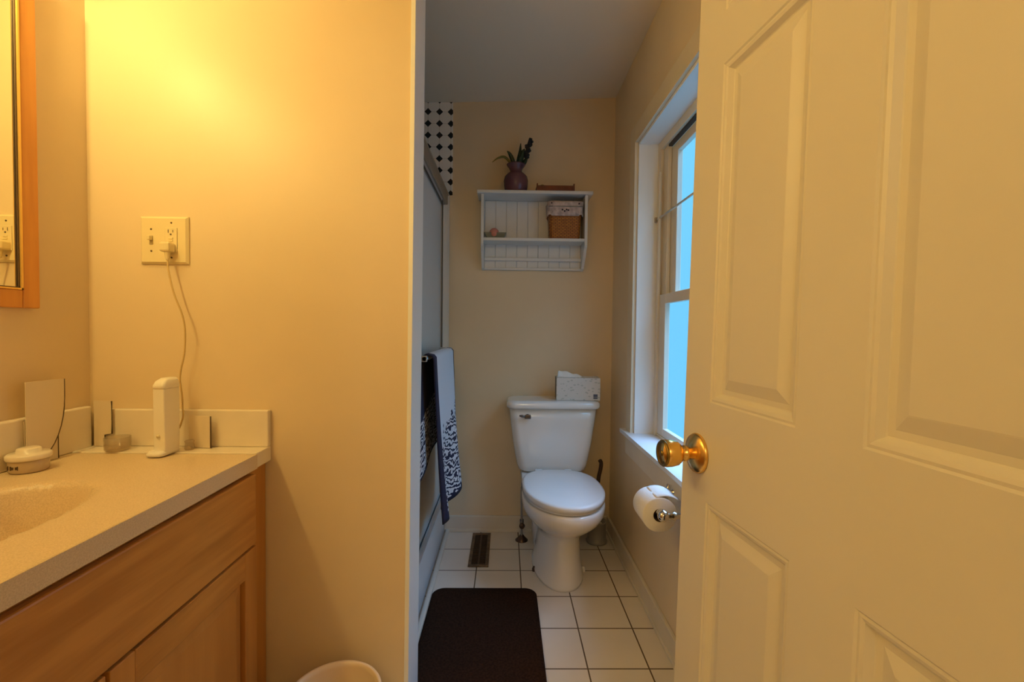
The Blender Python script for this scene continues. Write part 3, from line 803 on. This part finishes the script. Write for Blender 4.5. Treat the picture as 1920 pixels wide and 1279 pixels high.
bm = B(); bx(bm, CX - .0035, CX + .015, FA, FB, .574, CZ - .012, bev=.004)
obj('false_drawer_front', bm, m_maple, cab)
def cab_door(y0, y1):
    z0, z1 = .11, .568; st = .052; xa, xb = CX - .0035, CX + .015
    bm = B()
    bx(bm, xa, xa + .0012, y0 + st, y1 - st, z0 + .05, z1 - .05)
    d = obj('cabinet_door', bm, m_mapledark, cab)
    for ya in (y0, y1 - st):
        bm = B(); bx(bm, xa, xb, ya, ya + st, z0, z1, bev=.002); obj('stile', bm, m_maplev, d)
    for za in (z0, z1 - .066):
        bm = B(); bx(bm, xa, xb, y0 + st, y1 - st, za, za + .066, bev=.002); obj('rail', bm, m_maple, d)
    bm = B(); bx(bm, xa + .001, xa + .0045, y0 + st, y1 - st, z0 + .06, z1 - .06)
    obj('groove', bm, m_mapledark, d)
    bm = B()
    a0, a1, b0_, b1 = y0 + st + .006, y1 - st - .006, z0 + .072, z1 - .072
    loops = [[(x, a0 + g, b0_ + g), (x, a1 - g, b0_ + g), (x, a1 - g, b1 - g), (x, a0 + g, b1 - g)] for x, g in ((xa + .0045, 0), (xa + .0075, .0), (xa + .0115, .022), (xa + .012, .024))]
    loft(bm, loops, smooth=False)
    obj('raised_panel', bm, m_maplev, d)
    return d
cab_door(.757, FB); cab_door(FA, .749)
# counter with sink bowl --------------------------------------------------------
CT = .81
ct = thing('sink_counter', 'speckled cream countertop with integral oval sink bowl', 'countertop', (-.94, .75, CZ))
def counter():
    bm = B(); x0, x1, y0, y1 = XL + .002, CX + .015, CY0, 1.212
    nx, ny = 90, 150; g = []
    for j in range(ny + 1):
        row = []
        for i in range(nx + 1):
            x = x0 + (x1 - x0) * i / nx; y = y0 + (y1 - y0) * j / ny
            r = math.sqrt(((x + .940) / .150) ** 2 + ((y - .765) / .225) ** 2)
            z = CT
            if r < 1.0:
                t = min(1, (1.0 - r) / .34); z -= .115 * (t * t * (3 - 2 * t)) ** .75 + .006 * min(1, (1 - r) / .05)
            elif r < 1.06: z -= .006 * (1 - (r - 1) / .06) ** 2
            row.append(bm.verts.new((x, y, z)))
        g.append(row)
    for j in range(ny):
        for i in range(nx): quadface(bm, (g[j][i], g[j][i+1], g[j+1][i+1], g[j+1][i]), True)
    # front, ends
    fr = [g[j][nx] for j in range(ny + 1)]; bot = [bm.verts.new((x1, v.co.y, CZ)) for v in fr]
    for a in range(ny): quadface(bm, (fr[a], fr[a+1], bot[a+1], bot[a]))
    bk_ = [bm.verts.new((CX - .03, v.co.y, CZ)) for v in fr]
    for a in range(ny): quadface(bm, (bot[a], bot[a+1], bk_[a+1], bk_[a]))
    for jj in (0, ny):
        e = [g[jj][i] for i in range(nx + 1)]; eb = [bm.verts.new((v.co.x, v.co.y, CZ)) for v in e]
        for a in range(nx): quadface(bm, (e[a], e[a+1], eb[a+1], eb[a]))
    return bm
obj('counter_slab', counter(), m_counter, ct, fixn=False)
bm = B(); bx(bm, XL + .002, CX + .013, 1.2125, YP - .002, CZ, CT + .003, bev=.003)
obj('filler_strip', bm, m_splash, ct)
bm = B(); bx(bm, XL + .026, CX + .012, YP - .018, YP - .001, CT + .003, .916, bev=.003)
obj('side_splash', bm, m_splash, ct)
bm = B(); bx(bm, XL + .001, XL + .022, CY0, YP - .019, CT + .0005, .925, bev=.004)
obj('back_splash', bm, m_splash, ct)
bm = B(); lathe(bm, [(0, .001), (.018, .001), (.020, .003), (.022, 0)], (-.940, .765, CT - .120), 'Z', 20)
obj('drain', bm, m_chrome, ct)
fc = thing('faucet', 'chrome two lever faucet behind the sink bowl', 'faucet', (-1.11, .765, CT))
bm = B(); bx(bm, -1.135, -1.085, .655, .875, CT + .0002, CT + .016, bev=.007)
obj('faucet_base', bm, m_chrome, fc)
bm = B(); tube(bm, spline([(-1.110, .765, CT + .01), (-1.105, .765, CT + .07), (-1.075, .765, CT + .10), (-1.03, .765, CT + .085), (-1.015, .765, CT + .06)]), .011, 12)
obj('spout', bm, m_chrome, fc)
for y, dy in ((.675, -.03), (.855, .03)):
    bm = B(); lathe(bm, [(.018, 0), (.017, .02), (.012, .03), (0, .036)], (-1.110, y, CT + .014), 'Z', 20)
    tube(bm, [(-1.110, y, CT + .042), (-1.05, y + dy * .7, CT + .040), (-.985, y + dy * .8, CT + .034)], .006, 8, rs=[.006, .006, .008])
    obj('faucet_lever', bm, m_chrome, fc)

# things on the counter -----------------------------------------------------------
# white plug-in appliance tower
ap = thing('water_flosser', 'tall narrow white plug-in appliance standing on the counter by the wall', 'appliance', (-.935, 1.205, CT + .0035))
T = Matrix.Translation((-.890, 1.205, CT + .0035)) @ Matrix.Rotation(R(-2), 4, 'Z')
def trr(w, d, r, z, ox=0, oy=0): return [T @ Vector(p) for p in rrect(ox, oy, w, d, r, z)]
bm = B(); loft(bm, [trr(.030, .050, .003, .004), trr(.031, .052, .003, .03), trr(.030, .055, .003, .172)], smooth=False)
obj('tower', bm, m_appl, ap)
bm = B(); loft(bm, [trr(.031, .056, .006, .1725), trr(.032, .060, .007, .176), trr(.032, .060, .008, .182), trr(.029, .052, .008, .192, 0, .003), trr(.020, .034, .006, .199, 0, .008)])
obj('cap', bm, m_appl, ap)
bm = B(); loft(bm, [trr(.042, .070, .012, 0, -.006, -.006), trr(.044, .072, .012, .006, -.006, -.006), trr(.038, .064, .012, .012, -.006, -.004)])
obj('foot', bm, m_appl, ap)
bm = B(); lathe(bm, [(0, -.004), (.004, -.003), (.004, 0)], (0, 0, 0), 'Y', 12, T=T @ Matrix.Translation((-.001, -.0265, .05)))
obj('button', bm, m_ivory, ap)
# power cord with plug
cd = thing('power_cord', 'thin beige power cord hanging from the outlet to the counter', 'cord', (-.93, 1.24, 1.34))
px, pz = -.9295, 1.365
bm = B(); bx(bm, px - .014, px + .014, YP - .038, YP - .0095, pz - .014, pz + .012, bev=.005); lathe(bm, [(.004, -.030), (.0065, -.016), (.007, -.008)], (px + .002, YP - .026, pz - .006), 'Z', 10)
obj('plug', bm, m_ivory, cd)
bm = B(); tube(bm, spline([(px + .002, YP - .026, pz - .034), (-.920, YP - .032, 1.295), (-.903, YP - .036, 1.235), (-.882, YP - .036, 1.18), (-.876, YP - .034, 1.135), (-.881, YP - .030, 1.075), (-.893, YP - .028, 1.025), (-.896, YP - .026, .995), (-.892, YP - .024, .955), (-.893, YP - .022, .925), (-.8845, YP - .032, .90), (-.886, YP - .045, .87)], 8), .0023, 8)
obj('wire', bm, m_cord, cd)
# jar at left
jr = thing('cosmetic_jar', 'low round cream jar with white lid on left end of counter', 'jar', (-1.101, 1.062, CT))
jx, jy = -1.101, 1.062
bm = B(); lathe(bm, [(0, 0), (.031, 0), (.034, .004), (.035, .026), (.033, .029), (0, .029)], (jx, jy, CT + .0005), 'Z', 36)
obj('jar_body', bm, M('jar_glass', (.55, .44, .30), .15), jr)
bm = B(); lathe(bm, [(0, .029), (.038, .029), (.039, .032), (.039, .039), (.036, .042), (.022, .043), (.021, .052), (.018, .054), (0, .054)], (jx, jy, CT + .0005), 'Z', 36)
obj('jar_lid', bm, m_splash, jr)
bm = B()
for k, a in enumerate((-118, -112, -104, -98, -90, -84, -78)):
    for q in range(2):
        aa = R(a + q * 3); r_ = .0352
        if (k + q) % 3 == 2: continue
        hh = .006 + .003 * ((k * 7 + q) % 2)
        T2 = Matrix.Translation((jx + r_ * math.cos(aa), jy + r_ * math.sin(aa), CT + .015)) @ Matrix.Rotation(aa, 4, 'Z')
        bx(bm, -.0006, .0006, -.0006, .0006, -hh / 2, hh / 2, T=T2)
obj('printed_marks', bm, m_slot, jr)
# clear cup
cu = B(); lathe(cu, [(0, 0), (.024, 0), (.028, .004), (.029, .020), (.029, .036), (.027, .036), (.026, .006), (0, .005)], (-1.040, 1.2300, CT + .0035), 'Z', 36)
tag(obj('glass_cup', cu, m_clear), 'small low clear glass cup beside the tall white appliance', 'cup')
sg = B(); lathe(sg, [(0, 0), (.010, 0), (.012, .004), (.010, .018), (.012, .024), (.009, .026), (0, .026)], (-.855, 1.240, CT + .0035), 'Z', 20)
tag(obj('glass_stopper', sg, m_clear), 'tiny clear glass bottle right of the tall white appliance', 'bottle')
# pale cards / sheets standing on the ledge
def card(name, pts, P0, P1, label, mat):
    """upright sheet from P0 to P1 (plan view); outline pts are (fraction along, z)"""
    P0, P1 = Vector((*P0, 0)), Vector((*P1, 0)); d = P1 - P0; nrm = Vector((-d.y, d.x, 0)).normalized() * .002
    at = lambda u, z, k: P0 + d * u + nrm * k + Vector((0, 0, z))
    root = thing(name, label, 'card', (P0.x + d.x / 2, P0.y + d.y / 2, CT))
    bm = B(); loft(bm, [[at(u, z, 0) for u, z in pts], [at(u, z, 1) for u, z in pts]], smooth=False)
    obj('sheet', bm, mat, root)
    ed = pts[1:-1]
    bm = B(); tube(bm, [at(u + .004, z, .5) for u, z in ed], .0018, 6)  # dark strip stands in for the shadow along the sheet's edge
    obj('edge_shadow', bm, m_cdark, root)
    return root
zb = CT + .0045; zc = CT + .0015
card('upright_card', [(0, zb), (1, zb), (1, .902), (0, .902)], (-.872, 1.262), (-.807, 1.252), 'small rectangular cream card right of the tall white appliance', m_card)
card('upright_card', [(0, zb), (.58, zb), (.60, .846), (1, .850), (1, .940), (0, .940)], (-1.136, 1.268), (-1.083, 1.262), 'notched pale card standing behind the low glass cup', m_card)
cv = [(0, zc), (.18, zc)]
for k in range(1, 10):
    a = k / 9 * math.pi / 2; cv.append((.18 + .82 * math.sin(a), CT + .008 + .150 * (1 - math.cos(a))))
cv += [(1, 1.012), (0, 1.012)]
card('curved_sheet', cv, (-1.130, 1.085), (-1.121, 1.170), 'tall pale sheet with a painted shadow along its curved edge behind the low jar', m_card)
card('upright_card', [(0, zc), (1, zc), (1, .918), (0, .918)], (-1.1395, 1.09), (-1.1290, 1.160), 'short pale card behind the low cream jar, overlapped by curved sheet', m_card)

# outlet plate ------------------------------------------------------------------
pl = thing('switch_outlet_plate', 'ivory wall plate with toggle switch and outlet on the yellow wall', 'wall plate', (-.968, YP, 1.33))
qx, qz, qw = -.950, 1.386, .0655
bm = B(); 
loft(bm, [[(qx + s * (qw - g), YP - y, qz + t * (qw - g)) for s, t in ((-1, -1), (1, -1), (1, 1), (-1, 1))] for g, y in ((0, 0), (.0, .004), (.005, .0085), (.0055, .009))], smooth=False)
obj('plate', bm, m_ivory, pl)
bm = B(); sx0 = qx - .034
bx(bm, sx0 - .005, sx0 + .005, YP - .010, YP - .009, qz - .012, qz + .012)
obj('switch_slot', bm, M('switch_surround', (.45, .36, .18), .5), pl)
bm = B(); bx(bm, sx0 - .004, sx0 + .004, YP - .021, YP - .0095, qz - .001, qz + .010, bev=.0015)
obj('toggle', bm, m_ivory, pl)
ox = qx + .0215
bm = B(); bx(bm, ox - .0165, ox + .0165, YP - .0115, YP - .009, qz - .034, qz + .034, bev=.001)
ol = obj('outlet', bm, m_ivory, pl)
bm = B(); bx(bm, ox - .006, ox + .006, YP - .0135, YP - .0115, qz + .003, qz + .007, bev=.0005); bx(bm, ox - .006, ox + .006, YP - .0135, YP - .0115, qz - .004, qz, bev=.0005)
obj('test_buttons', bm, m_ivory, ol)
bm = B()
for dz in (.022, ):
    bx(bm, ox - .0075, ox - .0058, YP - .0121, YP - .0114, qz + dz - .002, qz + dz + .007); bx(bm, ox + .0052, ox + .0066, YP - .0121, YP - .0114, qz + dz - .001, qz + dz + .006)
    lathe(bm, [(0, -.0006), (.0024, -.0006), (.0024, 0)], (ox, YP - .0115, qz + dz - .006), 'Y', 10)
obj('sockets', bm, m_slot, ol)
for xx, zz in ((sx0, .030), (sx0, -.030), (ox, .048), (ox, -.048)):
    bm = B(); lathe(bm, [(0, -.0012), (.0024, -.0008), (.0026, 0)], (xx, YP - .009, qz + zz), 'Y', 12)
    obj('screw', bm, m_slot, pl)

# mirror with frame ---------------------------------------------------------------
mr_ = thing('framed_mirror', 'orange wood framed mirror on the left wall over the sink', 'mirror', (XL, .8, 1.19))
MY1, MZ0, MZ1, MY0 = 1.140, 1.188, 1.985, .30; fw = .040
bm = B()
for b in ((MY1 - fw, MY1, MZ0, MZ1), (MY0, MY0 + fw, MZ0, MZ1), (MY0 + fw, MY1 - fw, MZ0, MZ0 + fw + .003), (MY0 + fw, MY1 - fw, MZ1 - fw, MZ1)):
    bx(bm, XL + .001, XL + .018, *b, bev=.003)
obj('mirror_frame', bm, m_frame, mr_)
bm = B(); gy1, gy0, gz0, gz1 = MY1 - fw, MY0 + fw, MZ0 + fw + .003, MZ1 - fw
for b in ((gy1 - .004, gy1, gz0, gz1), (gy0, gy0 + .004, gz0, gz1), (gy0, gy1, gz0, gz0 + .004), (gy0, gy1, gz1 - .004, gz1)):
    bx(bm, XL + .012, XL + .0195, *b)
obj('inner_bead', bm, m_gold, mr_)
bm = B()
for b in ((gy1 - .0065, gy1 - .004, gz0 + .004, gz1), (gy0, gy1 - .004, gz0 + .004, gz0 + .0065)): bx(bm, XL + .012, XL + .0155, *b)
obj('rebate', bm, m_slot, mr_)
bm = B(); bx(bm, XL + .006, XL + .0112, gy0 + .004, gy1 - .004, gz0 + .004, gz1 - .004)
obj('glass', bm, m_mirror, mr_)
# bar light above the mirror ---------------------------------------------------------
vl = thing('vanity_light', 'brass bar light with three bulbs above the mirror', 'light fixture', (XL, .75, 1.97))
bm = B(); bx(bm, XL + .001, XL + .026, .24, 1.0, 2.035, 2.10, bev=.008)
obj('light_bar', bm, m_brass, vl)
for b in BULBS:
    bm = B(); tube(bm, spline([(XL + .02, b[1], 2.068), (XL + .045, b[1], 2.072), (b[0], b[1], 2.058)]), .008, 10)
    lathe(bm, [(.0, .062), (.020, .062), (.022, .034), (.016, .030), (0, .030)], b, 'Z', 20)
    obj('bulb_socket', bm, m_brass, vl)

# waste basket -------------------------------------------------------------------------
wb = tag(obj('waste_basket', (lambda bm: (lathe(bm, [(0, 0), (.085, 0), (.090, .006), (.108, .212), (.115, .217), (.118, .226), (.115, .231), (.108, .229), (.104, .218), (.086, .010), (0, .008)], (-.424, 1.125, 0), 'Z', 56), bm)[1])(B()), m_bin),
         'round cream plastic waste basket on floor beside the vanity', 'waste basket')
